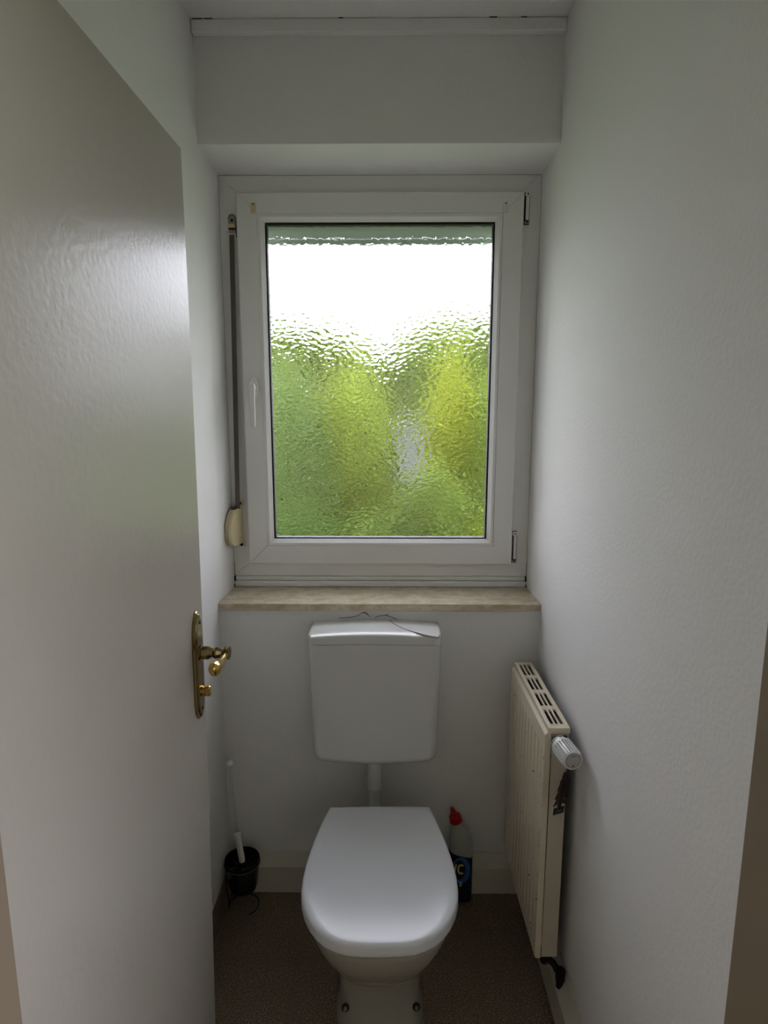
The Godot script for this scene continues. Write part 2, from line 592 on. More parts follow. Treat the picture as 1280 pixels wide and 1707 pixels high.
func leaves(t: Node3D, half: Vector3, c: Color, n: int, size: float, boxed: bool) -> void:
	var m := mat("leaf_" + t.name, c, 0.9)
	m.metallic_specular = 0.15
	m.backlight_enabled = true
	m.backlight = Color(0.38, 0.42, 0.2)
	var a := Vector3(0, 0, 0)
	var soup := PackedVector3Array()
	for q in [[Vector3(-0.3, 0.42, 0.06), Vector3(0, 1, 0)], [Vector3(0, 1, 0), Vector3(0.3, 0.42, 0.06)]]:
		soup.append_array(PackedVector3Array([a, q[0], q[1]]))
	var mm := MultiMesh.new()
	mm.transform_format = MultiMesh.TRANSFORM_3D
	mm.mesh = to_mesh(soup, 80.0)
	mm.mesh.surface_set_material(0, m)
	mm.instance_count = n
	for i in n:
		var p := Vector3.ZERO
		if boxed:
			p = Vector3(rng.randf_range(-1, 1), rng.randf_range(-1, 1), rng.randf_range(-1, 1))
			p.y = 1.0 - 2.0 * pow(rng.randf(), 1.3) + 0.05 * sin(p.x * 9.0)
			p.y = (p.y + 1.0) * (1.0 - 0.13 * exp(-pow(p.x * half.x + 0.05, 2) / 0.08) + 0.08 * smoothstep(0.2, 1.4, p.x * half.x)) - 1.0
		else:
			p = Vector3(rng.randfn(), rng.randfn(), rng.randfn()).normalized() * pow(rng.randf(), 0.22)
			p *= 1.0 + 0.14 * sin(p.x * 7.0 + p.z * 5.0) * cos(p.y * 6.0)
		var b := Basis.from_euler(Vector3(rng.randf_range(-1.2, 1.2), rng.randf_range(0, TAU), rng.randf_range(-1.2, 1.2))).scaled(Vector3.ONE * size * rng.randf_range(0.7, 1.3))
		mm.set_instance_transform(i, Transform3D(b, Vector3(p.x * half.x, half.y + p.y * half.y, p.z * half.z)))
	var o := MultiMeshInstance3D.new()
	o.name = "foliage"
	o.multimesh = mm
	o.set_meta("kind", "stuff")
	t.add_child(o)


func stems(t: Node3D, half: Vector3, n: int) -> void:
	var s := PackedVector3Array()
	for i in n:
		var x := lerpf(-0.5, 0.5, (i + 0.5) / n) * half.x
		s = add_piece(s, tube([Vector3(x * 0.5, -0.02, 0), Vector3(x * 0.8, half.y * 0.6, rng.randf_range(-0.1, 0.1)), Vector3(x * 1.5, half.y * 1.4, rng.randf_range(-0.2, 0.2))], 0.018, 6))
	part("stems", s, "bark", t)


# ---------------------------------------------------------------- window

# one of four mitred members of a frame; prof holds [distance from the outer edge as a share of the width, z]
func member(x0: float, x1: float, y0: float, y1: float, w: Vector4, side: int, prof: Array) -> PackedVector3Array:
	# w: widths left, right, bottom, top; sides 0 bottom, 1 right, 2 top, 3 left
	var corner := [Vector2(x0, y0), Vector2(x1, y0), Vector2(x1, y1), Vector2(x0, y1)]
	var inner := [Vector2(x0 + w.x, y0 + w.z), Vector2(x1 - w.y, y0 + w.z), Vector2(x1 - w.y, y1 - w.w), Vector2(x0 + w.x, y1 - w.w)]
	var a := side
	var b := (side + 1) % 4
	var along: Vector2 = (corner[b] - corner[a]).normalized() * 0.0004
	var rings := []
	for e in [a, b]:
		var ring := PackedVector3Array()
		for p in prof:
			var q: Vector2 = corner[e].lerp(inner[e], p[0]) + (along if e == a else -along)
			ring.append(Vector3(q.x, q.y, p[1]))
		rings.append(ring)
	return loft(rings)


func window() -> void:
	var w := thing("window_1", Vector3(0, 0, 0), "white plastic framed window with rippled frosted glass above the sill", "window", "", "structure")
	# fixed frame
	var fp := [[0.0, -0.24], [0.0, ZF - 0.002], [0.03, ZF], [0.97, ZF], [1.0, ZF - 0.002], [1.0, -0.24]]
	for i in 4:
		part("frame_member", add_piece(PackedVector3Array(), member(-0.4735, 0.4735, 0.9885, 2.2, Vector4(0.075, 0.075, 0.06, 0.075), i, fp)), "window_plastic", w, 20.0)
	part("sill_strip", add_piece(PackedVector3Array(), rbox(Vector3(0, 0.9815, -0.2005), Vector3(0.933, 0.0135, 0.07), 0.003)), "window_plastic", w)
	part("sill_strip", add_piece(PackedVector3Array(), rbox(Vector3(0, 0.9642, -0.195), Vector3(0.9365, 0.019, 0.07), 0.004)), "window_plastic", w)
	# dirty joints at the ends of the strips, thin stained ones along the reveal
	var j := PackedVector3Array()
	for sx in [-1.0, 1.0]:
		j = add_piece(j, span(Vector3(sx * 0.4665, 0.972, -0.20), Vector3(sx * 0.4707, 0.9885, -0.1645)))
		j = add_piece(j, span(Vector3(sx * 0.4690, 0.9545, -0.20), Vector3(sx * 0.4709, 0.962, -0.160)))
		j = add_piece(j, span(Vector3(sx * 0.4693, 0.988, -0.20), Vector3(sx * 0.4707, 1.035, -0.1685)))
	part("joint", j, "seam_dirt", w)
	j = PackedVector3Array()
	for sx in [-1.0, 1.0]:
		j = add_piece(j, span(Vector3(sx * 0.4698, 1.035, -0.20), Vector3(sx * 0.4707, 2.19, -0.1692)))
	j = add_piece(j, span(Vector3(-0.4705, 2.1902, -0.20), Vector3(0.4705, 2.1915, -0.1692)))
	part("joint", j, "stained_joint", w)
	# opening sash
	var sp := [[0.0, -0.235], [0.0, ZS - 0.004], [0.02, ZS - 0.001], [0.06, ZS], [0.98, ZS], [1.0, ZS - 0.001], [1.0, -0.235]]
	var sw := Vector4(0.0605, 0.0605, 0.0606, 0.0592)
	for i in 4:
		part("sash_member", add_piece(PackedVector3Array(), member(-0.4175, 0.4185, 1.0322, 2.1415, sw, i, sp)), "window_plastic", w, 20.0)
	# glazing bead: flat, then sloping to the glass
	var bp := [[0.0, -0.19], [0.0, ZS - 0.0012], [0.04, ZS - 0.0004], [0.42, ZS - 0.0004], [1.0, -0.166], [1.0, -0.19]]
	for i in 4:
		part("glazing_bead", add_piece(PackedVector3Array(), member(-0.3568, 0.3572, 1.0931, 2.0820, Vector4(0.019, 0.019, 0.0196, 0.0204), i, bp)), "window_plastic", w, 20.0)
	var gp := [[0.0, -0.19], [0.0, -0.1675], [0.8, -0.1675], [1.0, -0.171], [1.0, -0.19]]
	var gs := PackedVector3Array()
	for i in 4:
		gs = add_piece(gs, member(-0.3385, 0.3389, 1.1120, 2.0622, Vector4(0.0065, 0.0065, 0.005, 0.0085), i, gp))
	part("gasket", gs, "gasket", w)
	pane(w)
	# handle
	var oval := PackedVector2Array()
	for i in 32:
		oval.append(Vector2(cos(TAU * i / 32.0) * 0.0155, sin(TAU * i / 32.0) * 0.0315))
	var ho := Node3D.new()
	ho.name = "handle"
	ho.position = Vector3(-0.3835, 1.585, ZS)
	w.add_child(ho)
	part("rosette", add_piece(PackedVector3Array(), plate(oval, [[0.0, -0.001], [0.0, 0.005], [0.0012, 0.008], [0.004, 0.010]])), "handle_plastic", ho, 30.0)
	var lv := PackedVector3Array()
	lv = add_piece(lv, lathe(Vector3(0.001, 0, 0.009), Vector3.BACK, [[0.0095, 0], [0.009, 0.004], [0.0085, 0.022], [0.0095, 0.03]], 20))
	var rings := []
	for k in [[0.012, 0.0085, 0.035, 0.008], [0.004, 0.0105, 0.038, 0.010], [-0.012, 0.0105, 0.040, 0.0095], [-0.04, 0.0085, 0.0405, 0.008], [-0.09, 0.0080, 0.0395, 0.0075], [-0.112, 0.0080, 0.0385, 0.0072], [-0.117, 0.0066, 0.038, 0.005]]:
		var ring := PackedVector3Array()
		for i in 16:
			var a := TAU * i / 16.0
			ring.append(Vector3(0.002 + signf(cos(a)) * pow(absf(cos(a)), 0.6) * k[1], k[0], k[2] + signf(sin(a)) * pow(absf(sin(a)), 0.6) * k[3] * 0.8))
		rings.append(ring)
	lv = add_piece(lv, loft(rings))
	part("lever", lv, "handle_plastic", ho, 40.0)
	# hinges on the right
	for hy in [[2.0975, 0.0885, 0.4285], [1.0865, 0.104, 0.4275]]:
		var hn := Node3D.new()
		hn.name = "hinge"
		hn.position = Vector3(hy[2], hy[0], ZF)
		w.add_child(hn, true)
		var L: float = hy[1]
		part("hinge_leaf", add_piece(PackedVector3Array(), rbox(Vector3(-0.001, 0, 0.003), Vector3(0.018, L, 0.006), 0.001)), "dark_metal", hn)
		part("hinge_barrel", add_piece(PackedVector3Array(), lathe(Vector3(0.0012, -L * 0.36, 0.009), Vector3.UP, [[0.0045, 0], [0.0050, 0.002], [0.0050, L * 0.72 - 0.002], [0.0045, L * 0.72]], 16)), "window_plastic", hn)
		part("hinge_bracket", add_piece(PackedVector3Array(), rbox(Vector3(0.0012, L * 0.43, 0.007), Vector3(0.0145, L * 0.12, 0.011), 0.002)), "window_plastic", hn)
		part("hinge_bracket", add_piece(PackedVector3Array(), rbox(Vector3(0.0, -L * 0.44, 0.006), Vector3(0.0125, L * 0.10, 0.010), 0.002)), "zinc", hn)
		part("hinge_screw", add_piece(PackedVector3Array(), lathe(Vector3(0.001, L * 0.43, 0.0118), Vector3.BACK, [[0.0026, 0], [0.0026, 0.001]], 12)), "dark_metal", hn)
		part("hinge_screw", add_piece(PackedVector3Array(), lathe(Vector3(0.0, -L * 0.42, 0.0105), Vector3.BACK, [[0.0028, 0], [0.0028, 0.001]], 12)), "dark_metal", hn)


# rippled obscure glass: a closed sheet whose room face carries the relief
func pane(w: Node3D) -> void:
	var x0 := -0.336
	var x1 := 0.336
	var y0 := 1.114
	var y1 := 2.058
	var nx := 300
	var ny := 440
	var n1 := FastNoiseLite.new()
	n1.seed = 5
	n1.noise_type = FastNoiseLite.TYPE_SIMPLEX_SMOOTH
	n1.frequency = 1.0
	n1.fractal_octaves = 2
	n1.fractal_gain = 0.35
	var n2 := FastNoiseLite.new()
	n2.seed = 9
	n2.noise_type = FastNoiseLite.TYPE_SIMPLEX_SMOOTH
	n2.frequency = 1.0
	n2.fractal_octaves = 1
	var hgt := PackedFloat32Array()
	hgt.resize(nx * ny)
	for jy in ny:
		var y := lerpf(y0, y1, float(jy) / (ny - 1))
		for ix in nx:
			var x := lerpf(x0, x1, float(ix) / (nx - 1))
			var bend := n2.get_noise_2d(x / 0.09, y / 0.06) * 0.006
			hgt[jy * nx + ix] = GLASS_DEEP * n1.get_noise_2d(x / 0.021, (y + bend) / 0.0118)
	var v := PackedVector3Array()
	var n := PackedVector3Array()
	var idx := PackedInt32Array()
	var dx := (x1 - x0) / (nx - 1)
	var dy := (y1 - y0) / (ny - 1)
	var zf := -0.1725
	var zb := -0.1785
	for jy in ny:
		for ix in nx:
			var h := hgt[jy * nx + ix]
			v.append(Vector3(x0 + dx * ix, y0 + dy * jy, zf + h))
			var gx := (hgt[jy * nx + mini(ix + 1, nx - 1)] - hgt[jy * nx + maxi(ix - 1, 0)]) / (2.0 * dx)
			var gy := (hgt[mini(jy + 1, ny - 1) * nx + ix] - hgt[maxi(jy - 1, 0) * nx + ix]) / (2.0 * dy)
			n.append(Vector3(-gx, -gy, 1.0).normalized())
	for jy in ny - 1:
		for ix in nx - 1:
			var a := jy * nx + ix
			idx.append_array(PackedInt32Array([a, a + nx, a + nx + 1, a, a + nx + 1, a + 1]))
	# back and edges
	var b := v.size()
	for c in [Vector3(x0, y0, zb), Vector3(x1, y0, zb), Vector3(x1, y1, zb), Vector3(x0, y1, zb)]:
		v.append(c)
		n.append(Vector3(0, 0, -1))
	idx.append_array(PackedInt32Array([b, b + 1, b + 2, b, b + 2, b + 3]))
	var corner := [0, nx - 1, nx * ny - 1, nx * (ny - 1)]
	for k in 4:
		var q := (k + 1) % 4
		var out: Vector3 = [Vector3.DOWN, Vector3.RIGHT, Vector3.UP, Vector3.LEFT][k]
		var e := v.size()
		for p in [v[corner[k]], v[corner[q]], v[b + q], v[b + k]]:
			v.append(p)
			n.append(out)
		idx.append_array(PackedInt32Array([e, e + 1, e + 2, e, e + 2, e + 3]))
	var arrays := []
	arrays.resize(Mesh.ARRAY_MAX)
	arrays[Mesh.ARRAY_VERTEX] = v
	arrays[Mesh.ARRAY_NORMAL] = n
	arrays[Mesh.ARRAY_INDEX] = idx
	var mesh := ArrayMesh.new()
	mesh.add_surface_from_arrays(Mesh.PRIMITIVE_TRIANGLES, arrays)
	mesh.surface_set_material(0, M["obscure_glass"])
	var o := MeshInstance3D.new()
	o.name = "pane"
	o.mesh = mesh
	o.set_meta("label", "rippled frosted glass pane")
	w.add_child(o)

const GLASS_DEEP := 0.00055


func shutter() -> void:
	var t := thing("roller_shutter", Vector3(0, 2.0204, -0.262), "grey green roller shutter, nearly fully raised, behind the top of the glass", "shutter")
	part("end_bar", add_piece(PackedVector3Array(), rbox(Vector3(0, 0.0085, 0), Vector3(0.90, 0.0165, 0.008), 0.003)), "shutter_plastic", t)
	for i in 4:
		var rings := []
		for x in [-0.45, 0.45]:
			var ring := PackedVector3Array()
			for k in 9:
				var a := float(k) / 8.0
				ring.append(Vector3(x, 0.0185 + i * 0.0435 + a * 0.0415, 0.004 * sin(PI * a) + 0.003))
			for k in 9:
				var a := 1.0 - float(k) / 8.0
				ring.append(Vector3(x, 0.0185 + i * 0.0435 + a * 0.0415, 0.004 * sin(PI * a) - 0.005))
			rings.append(ring)
		part("slat", add_piece(PackedVector3Array(), loft(rings)), "shutter_plastic", t)


func winder() -> void:
	var t := thing("shutter_strap_winder", Vector3(-0.435, 1.16, ZF), "cream strap winder with a dark roller shutter strap on the left window frame", "strap winder")
	# D shaped case, swung a little towards the wall
	var turn := Transform3D(Basis(Vector3(-0.2, 0, 0.98), Vector3.UP, Vector3(0.98, 0, 0.2)), Vector3(0, 0, 0.003))
	var d := PackedVector2Array()
	for p in [Vector2(0, -0.060), Vector2(0.055, -0.060), Vector2(0.070, -0.056), Vector2(0.081, -0.047), Vector2(0.086, -0.033), Vector2(0.088, -0.01), Vector2(0.087, 0.012), Vector2(0.080, 0.028), Vector2(0.066, 0.043), Vector2(0.045, 0.054), Vector2(0.02, 0.059), Vector2(0, 0.059)]:
		d.append(p)
	var a := add_piece(PackedVector3Array(), moved(plate(d, [[0.0, -0.0105], [0.0, -0.0015], [0.002, 0.0]]), turn))
	part("case", a, "winder_cream", t, 30.0)
	a = add_piece(PackedVector3Array(), moved(plate(d, [[0.003, -0.0225], [0.0005, -0.0205], [0.0, -0.018], [0.0, -0.0118]]), turn))
	part("case", a, "winder_cream", t, 30.0)
	a = add_piece(PackedVector3Array(), moved(plate(d, [[0.0025, -0.0125], [0.0025, -0.0095]]), turn))
	part("case_seam", a, "seam_dirt", t)
	for y in [0.067, -0.066]:
		part("mounting_tab", add_piece(PackedVector3Array(), rbox(Vector3(-0.005, y, 0.004), Vector3(0.018, 0.019 if y > 0 else 0.014, 0.007), 0.002)), "winder_cream", t)
		part("screw", add_piece(PackedVector3Array(), lathe(Vector3(-0.007, y, 0.0075), Vector3.BACK, [[0.005, 0], [0.005, 0.0012], [0.003, 0.002]], 14)), "dark_metal", t)
	part("strap_slot", add_piece(PackedVector3Array(), moved(rbox(Vector3(0.032, 0.0565, -0.011), Vector3(0.03, 0.008, 0.016), 0.002), turn)), "black_plastic", t)
	# webbing from the guide down to the case
	var top := Vector3(-0.0005, 0.867, 0.006)
	var low := Vector3(-0.008, 0.055, 0.036)
	var rings := []
	for k in 7:
		var c := top.lerp(low, k / 6.0)
		rings.append(PackedVector3Array([c + Vector3(-0.0072, 0, -0.0006), c + Vector3(0.0072, 0, -0.0006), c + Vector3(0.0072, 0, 0.0006), c + Vector3(-0.0072, 0, 0.0006)]))
	part("strap", add_piece(PackedVector3Array(), loft(rings)), "strap_webbing", t)
	# guide with its arched top
	var g := Node3D.new()
	g.name = "strap_guide"
	g.position = Vector3(0.001, 0.9, 0)
	t.add_child(g)
	var o := PackedVector2Array()
	for k in 13:
		var an := PI * k / 12.0
		o.append(Vector2(cos(an) * 0.0115, 0.012 + sin(an) * 0.0125))
	o.append(Vector2(-0.0115, -0.026))
	o.append(Vector2(0.0115, -0.026))
	part("guide_plate", add_piece(PackedVector3Array(), plate(o, [[0.0, 0], [0.0, 0.003], [0.001, 0.004]])), "zinc", g)
	part("guide_bridge", add_piece(PackedVector3Array(), rbox(Vector3(0, -0.009, 0.010), Vector3(0.022, 0.011, 0.010), 0.003)), "winder_cream", g)
	part("guide_mouth", add_piece(PackedVector3Array(), rbox(Vector3(0, -0.0165, 0.007), Vector3(0.018, 0.005, 0.009), 0.001)), "black_plastic", g)
	part("guide_screw", add_piece(PackedVector3Array(), lathe(Vector3(0, 0.008, 0.0035), Vector3.BACK, [[0.004, 0], [0.0038, 0.001], [0.002, 0.0016]], 12)), "dark_metal", g)
	part("guide_edge", add_piece(PackedVector3Array(), tube([Vector3(-0.011, 0.012, 0.004), Vector3(-0.006, 0.0225, 0.004), Vector3(0.001, 0.0242, 0.004), Vector3(0.008, 0.0215, 0.004), Vector3(0.0112, 0.012, 0.004), Vector3(0.0118, -0.01, 0.004), Vector3(0.0122, -0.04, 0.003)], 0.0011, 6)), "dark_metal", g)


func hooks() -> void:
	for h in [[-0.3672, "left", "yellowed"], [0.3650, "right", "white"]]:
		var t := thing("curtain_hook", Vector3(h[0], 2.097, ZS), "small %s stick-on curtain hook at the upper %s corner of the sash" % [h[2], h[1]], "hook", "stick-on hooks on the window sash")
		var m := "winder_cream" if h[1] == "left" else "handle_plastic"
		part("plate", add_piece(PackedVector3Array(), rbox(Vector3(0, 0, 0.0012), Vector3(0.0165, 0.029, 0.0024), 0.001)), m, t)
		part("hook_arm", add_piece(PackedVector3Array(), tube([Vector3(0, 0.008, 0.002), Vector3(0, -0.004, 0.005), Vector3(0, -0.009, 0.008), Vector3(0, -0.008, 0.012), Vector3(0, -0.003, 0.013)], 0.0026, 8)), m, t)
		part("slot", add_piece(PackedVector3Array(), rbox(Vector3(0.0, 0.006, 0.0022), Vector3(0.0038, 0.014, 0.0014), 0.0004)), "brass_recess", t)


# ---------------------------------------------------------------- door

func door() -> void:
	var t := thing("door_1", Vector3(-0.3657, 0.0, ZD), "open glossy off-white door with aged brass lever handle", "door", "", "structure")
	t.rotation.z = -0.01373      # it hangs slightly out of plumb
	var rings := []
	for i in 21:      # and is slightly bowed at its free edge
		var s := i / 20.0
		var bow := 0.007 * 4.0 * s * (1.0 - s)
		var y := lerpf(0.006, 1.985, s)
		var ring := PackedVector3Array()
		for p in [[-0.04, -0.7], [-0.0385, -0.702], [-0.0015, -0.702], [0.0, -0.7005], [0.0, -0.35], [0.0, 0.0], [-0.04, 0.0], [-0.04, -0.35]]:
			ring.append(Vector3(p[0] + bow * minf(1.0, -p[1] / 0.7), y, p[1]))
		rings.append(ring)
	part("leaf", add_piece(PackedVector3Array(), loft(rings)), "door_paint", t, 25.0)
	# long handle plate with pointed ends; local x points out of the door, plate axes: u = z, v = y
	var zc := -0.655
	var xc := 0.0062
	var face := Transform3D(Basis(Vector3(0, 0, -1), Vector3.UP, Vector3(1, 0, 0)), Vector3(xc, 1.0385, zc))
	var o := PackedVector2Array()
	var half := [Vector2(0, 0.1105), Vector2(0.006, 0.109), Vector2(0.013, 0.1), Vector2(0.0185, 0.092), Vector2(0.0235, 0.074), Vector2(0.024, 0.05)]
	for p in half:
		o.append(p)
	for k in range(half.size() - 1, -1, -1):
		o.append(Vector2(half[k].x, -half[k].y))
	for k in range(1, half.size() - 0):
		o.append(Vector2(-half[k].x, -half[k].y))
	for k in range(half.size() - 1, 0, -1):
		o.append(Vector2(-half[k].x, half[k].y))
	part("handle_plate", add_piece(PackedVector3Array(), moved(plate(o, [[0.0, -0.002], [0.0, 0.003], [0.002, 0.005], [0.0045, 0.0055], [0.006, 0.008], [0.008, 0.009]]), face)), "aged_brass", t, 22.0)
	for y in [0.088, -0.088]:
		part("plate_screw", add_piece(PackedVector3Array(), moved(lathe(Vector3(0, y, 0.0088), Vector3.BACK, [[0.0036, 0], [0.003, 0.0012], [0.0005, 0.0016]], 12), face)), "brass_recess", t)
	# lever: turned neck, eight-sided, then a paddle back towards the hinge
	var hy := 1.065
	var lev := Node3D.new()
	lev.name = "lever_handle"
	lev.position = Vector3(xc + 0.008, hy, zc)
	t.add_child(lev)
	part("neck", add_piece(PackedVector3Array(), lathe(Vector3.ZERO, Vector3.RIGHT, [[0.0155, -0.002], [0.0155, 0.003], [0.0125, 0.0045], [0.0125, 0.007], [0.0135, 0.008], [0.0135, 0.016], [0.0085, 0.0235], [0.0085, 0.0255], [0.012, 0.031], [0.0115, 0.034], [0.007, 0.042], [0.007, 0.0445], [0.0095, 0.047]], 8)), "aged_brass", lev, 15.0)
	var cap := add_piece(PackedVector3Array(), lathe(Vector3(0.047, 0, 0), Vector3.RIGHT, [[0.0085, 0], [0.0135, 0.001], [0.0135, 0.003], [0.010, 0.004], [0.010, 0.006], [0.0125, 0.0075], [0.0125, 0.010], [0.010, 0.011]], 20))
	part("knuckle", cap, "aged_brass", lev, 30.0)
	rings = []
	for k in [[0.004, 0.0045, 0.0055, 0.004], [0.02, 0.0055, 0.0065, 0.003], [0.045, 0.0075, 0.009, 0.004], [0.07, 0.010, 0.0125, 0.008], [0.09, 0.0115, 0.0145, 0.013], [0.103, 0.0105, 0.013, 0.016], [0.110, 0.007, 0.0085, 0.0175], [0.112, 0.002, 0.0025, 0.018]]:
		var c := Vector3(0.0505 + k[0] * 0.05, k[3] - 0.004, k[0])
		rings.append(circle(c, Vector3.RIGHT * k[1], Vector3.UP * k[2], 1.0, 18))
	part("lever", add_piece(PackedVector3Array(), loft(rings)), "brass", lev, 50.0)
	# privacy turn below
	var kn := PackedVector3Array()
	kn = add_piece(kn, lathe(Vector3(xc + 0.008, 0.986, zc), Vector3.RIGHT, [[0.0105, 0], [0.0105, 0.003], [0.008, 0.004], [0.008, 0.008]], 18))
	kn = add_piece(kn, rbox(Vector3(xc + 0.0195, 0.986, zc), Vector3(0.013, 0.021, 0.010), 0.004, 3))
	part("privacy_turn", kn, "brass", t, 40.0)


# ---------------------------------------------------------------- cistern, pipe, toilet

func arch_top(x: float, z: float) -> float:
	return 0.906 - 0.27 * x * x + 0.006 * z / 0.14 + 0.0


func cistern() -> void:
	var t := thing("cistern", Vector3(-0.011, 0, 0), "white plastic wall-hung cistern with arched lid under the windowsill", "cistern")
	# front outline of the tank
	var o := PackedVector2Array()
	var top := 0.8755
	for k in 13:
		var x := lerpf(0.1885, -0.1885, k / 12.0)
		o.append(Vector2(x, top + 0.002 - 0.06 * x * x))
	o.append(Vector2(-0.1855, 0.72))
	for k in 7:
		var a := PI + PI / 2.0 * k / 6.0
		o.append(Vector2(-0.1495 + cos(a) * 0.032, 0.545 + sin(a) * 0.034))
	for k in range(1, 12):
		var x := lerpf(-0.1495, 0.1495, k / 12.0)
		o.append(Vector2(x, 0.502 + 0.009 * pow(x / 0.1495, 2)))
	for k in 7:
		var a := PI * 1.5 + PI / 2.0 * k / 6.0
		o.append(Vector2(0.1495 + cos(a) * 0.032, 0.545 + sin(a) * 0.034))
	o.append(Vector2(0.1855, 0.72))
	var rings := []
	var depth := [[0.003, 0.001], [0.0, 0.004], [0.0, 0.102], [0.0008, 0.110], [0.0032, 0.119], [0.0072, 0.127], [0.0125, 0.1335], [0.019, 0.138], [0.027, 0.1402]]
	for l in depth:
		var ring := PackedVector3Array()
		var ins := inset(o, l[0])
		for i in ins.size():
			ring.append(Vector3(ins[i].x, o[i].y if o[i].y > 0.86 else ins[i].y, l[1]))
		rings.append(ring)
	part("tank", add_piece(PackedVector3Array(), loft(rings)), "cistern_plastic", t, 50.0)
	# lid
	o = PackedVector2Array()
	for k in 17:
		var x := lerpf(0.177, -0.177, k / 16.0)
		o.append(Vector2(x, arch_top(x, 0.14)))
	for k in range(1, 6):
		var a := PI / 2.0 + PI / 2.0 * k / 5.0
		o.append(Vector2(-0.1785 + cos(a) * 0.0115, arch_top(0.177, 0.14) - 0.0115 + sin(a) * 0.0115))
	for k in range(0, 13):
		var x := lerpf(-0.1895, 0.1895, k / 12.0)
		o.append(Vector2(x, 0.8755 + 0.0034 - 0.06 * x * x))
	for k in range(0, 5):
		var a := PI / 2.0 * k / 5.0
		o.append(Vector2(0.1785 + cos(a) * 0.0115, arch_top(0.177, 0.14) - 0.0115 + sin(a) * 0.0115))
	rings = []
	for l in depth:
		var ring := PackedVector3Array()
		var ins := inset(o, l[0])
		for i in ins.size():
			var p := ins[i]
			if o[i].y < 0.881:
				p.y = o[i].y
			else:
				p.y = o[i].y - l[0] * 0.33 - 0.007 * (1.0 - minf(l[1], 0.14) / 0.14)
			ring.append(Vector3(p.x, p.y, l[1]))
		rings.append(ring)
	part("lid", add_piece(PackedVector3Array(), loft(rings)), "cistern_plastic", t, 50.0)
	# push button let into the lid at the right: an almond shape whose front edge is a curve
	var b := PackedVector2Array()
	for k in 15:
		var s := k / 14.0
		b.append(Vector2(lerpf(0.0425, 0.178, pow(s, 1.15)), lerpf(0.02, 0.1405, 1.0 - pow(1.0 - s, 2.2))))
	b.append(Vector2(0.1815, 0.125))
	b.append(Vector2(0.1825, 0.09))
	b.append(Vector2(0.1815, 0.05))
	b.append(Vector2(0.178, 0.02))
	rings = []
	for l in [[0.0, -0.003], [0.0, 0.0004], [0.0012, 0.0012]]:
		var ring := PackedVector3Array()
		for p in inset(b, l[0]):
			var q := minf(absf(p.x), 0.177)
			ring.append(Vector3(p.x, arch_top(q, 0.14) - 0.007 * (1.0 - minf(p.y, 0.14) / 0.14) - maxf(0.0, p.y - 0.128) * 0.25 + l[1] - (0.003 if p.x > 0.181 else 0.0), p.y))
		rings.append(ring)
	part("flush_button", add_piece(PackedVector3Array(), loft(rings)), "cistern_plastic", t, 40.0)
	var pts := []
	for p in b:
		var q := minf(absf(p.x), 0.177)
		pts.append(Vector3(p.x, arch_top(q, 0.14) - 0.007 * (1.0 - minf(p.y, 0.14) / 0.14) - maxf(0.0, p.y - 0.128) * 0.25 + 0.0004 - (0.003 if p.x > 0.181 else 0.0), p.y))
	part("button_seam", add_piece(PackedVector3Array(), tube(pts, 0.0008, 6)), "seam_dirt", t)


func pipe() -> void:
	var t := thing("flush_pipe", Vector3(-0.014, 0.3, 0.062), "white plastic flush pipe between the cistern and the toilet", "pipe")
	part("tube", add_piece(PackedVector3Array(), tube([Vector3(0, 0.2018, 0), Vector3(0, 0.06, 0), Vector3(0, 0.04, 0.004), Vector3(0.002, 0.024, 0.016), Vector3(0.004, 0.018, 0.030), Vector3(0.008, 0.018, 0.036)], 0.0195, 24)), "cistern_plastic", t, 50.0)
	part("collar", add_piece(PackedVector3Array(), lathe(Vector3(0, 0.09, 0), Vector3.UP, [[0.0195, 0], [0.0235, 0.004], [0.0235, 0.095], [0.026, 0.097], [0.026, 0.11]], 24)), "cistern_plastic", t)


# half width of the seat at a distance z from the wall
const SEAT := [[0.207, 0.1405], [0.26, 0.1535], [0.30, 0.1615], [0.346, 0.1705], [0.39, 0.1770], [0.43, 0.1815], [0.47, 0.1838], [0.51, 0.1826], [0.545, 0.1777], [0.575, 0.1680], [0.605, 0.1530], [0.628, 0.1355], [0.645, 0.1170], [0.657, 0.0955], [0.6655, 0.0720], [0.6695, 0.0400], [0.6707, 0.0]]


func seat_outline(shrink := 0.0) -> PackedVector2Array:
	var o := PackedVector2Array()
	for p in SEAT:
		o.append(Vector2(p[1], p[0]))
	for k in range(SEAT.size() - 2, -1, -1):
		o.append(Vector2(-SEAT[k][1], SEAT[k][0]))
	for k in range(1, 6):
		o.append(Vector2(lerpf(-SEAT[0][1], SEAT[0][1], k / 6.0), SEAT[0][0] - 0.003 * sin(PI * k / 6.0)))
	return inset(o, shrink) if shrink != 0.0 else o


func flat_rings(levels: Array) -> PackedVector3Array:
	var rings := []
	for l in levels:
		var ring := PackedVector3Array()
		for p in seat_outline(l[0]):
			var q := p.lerp(Vector2(0, 0.45), l[2]) if l.size() > 2 else p
			ring.append(Vector3(q.x, l[1], q.y))
		rings.append(ring)
	return loft(rings)


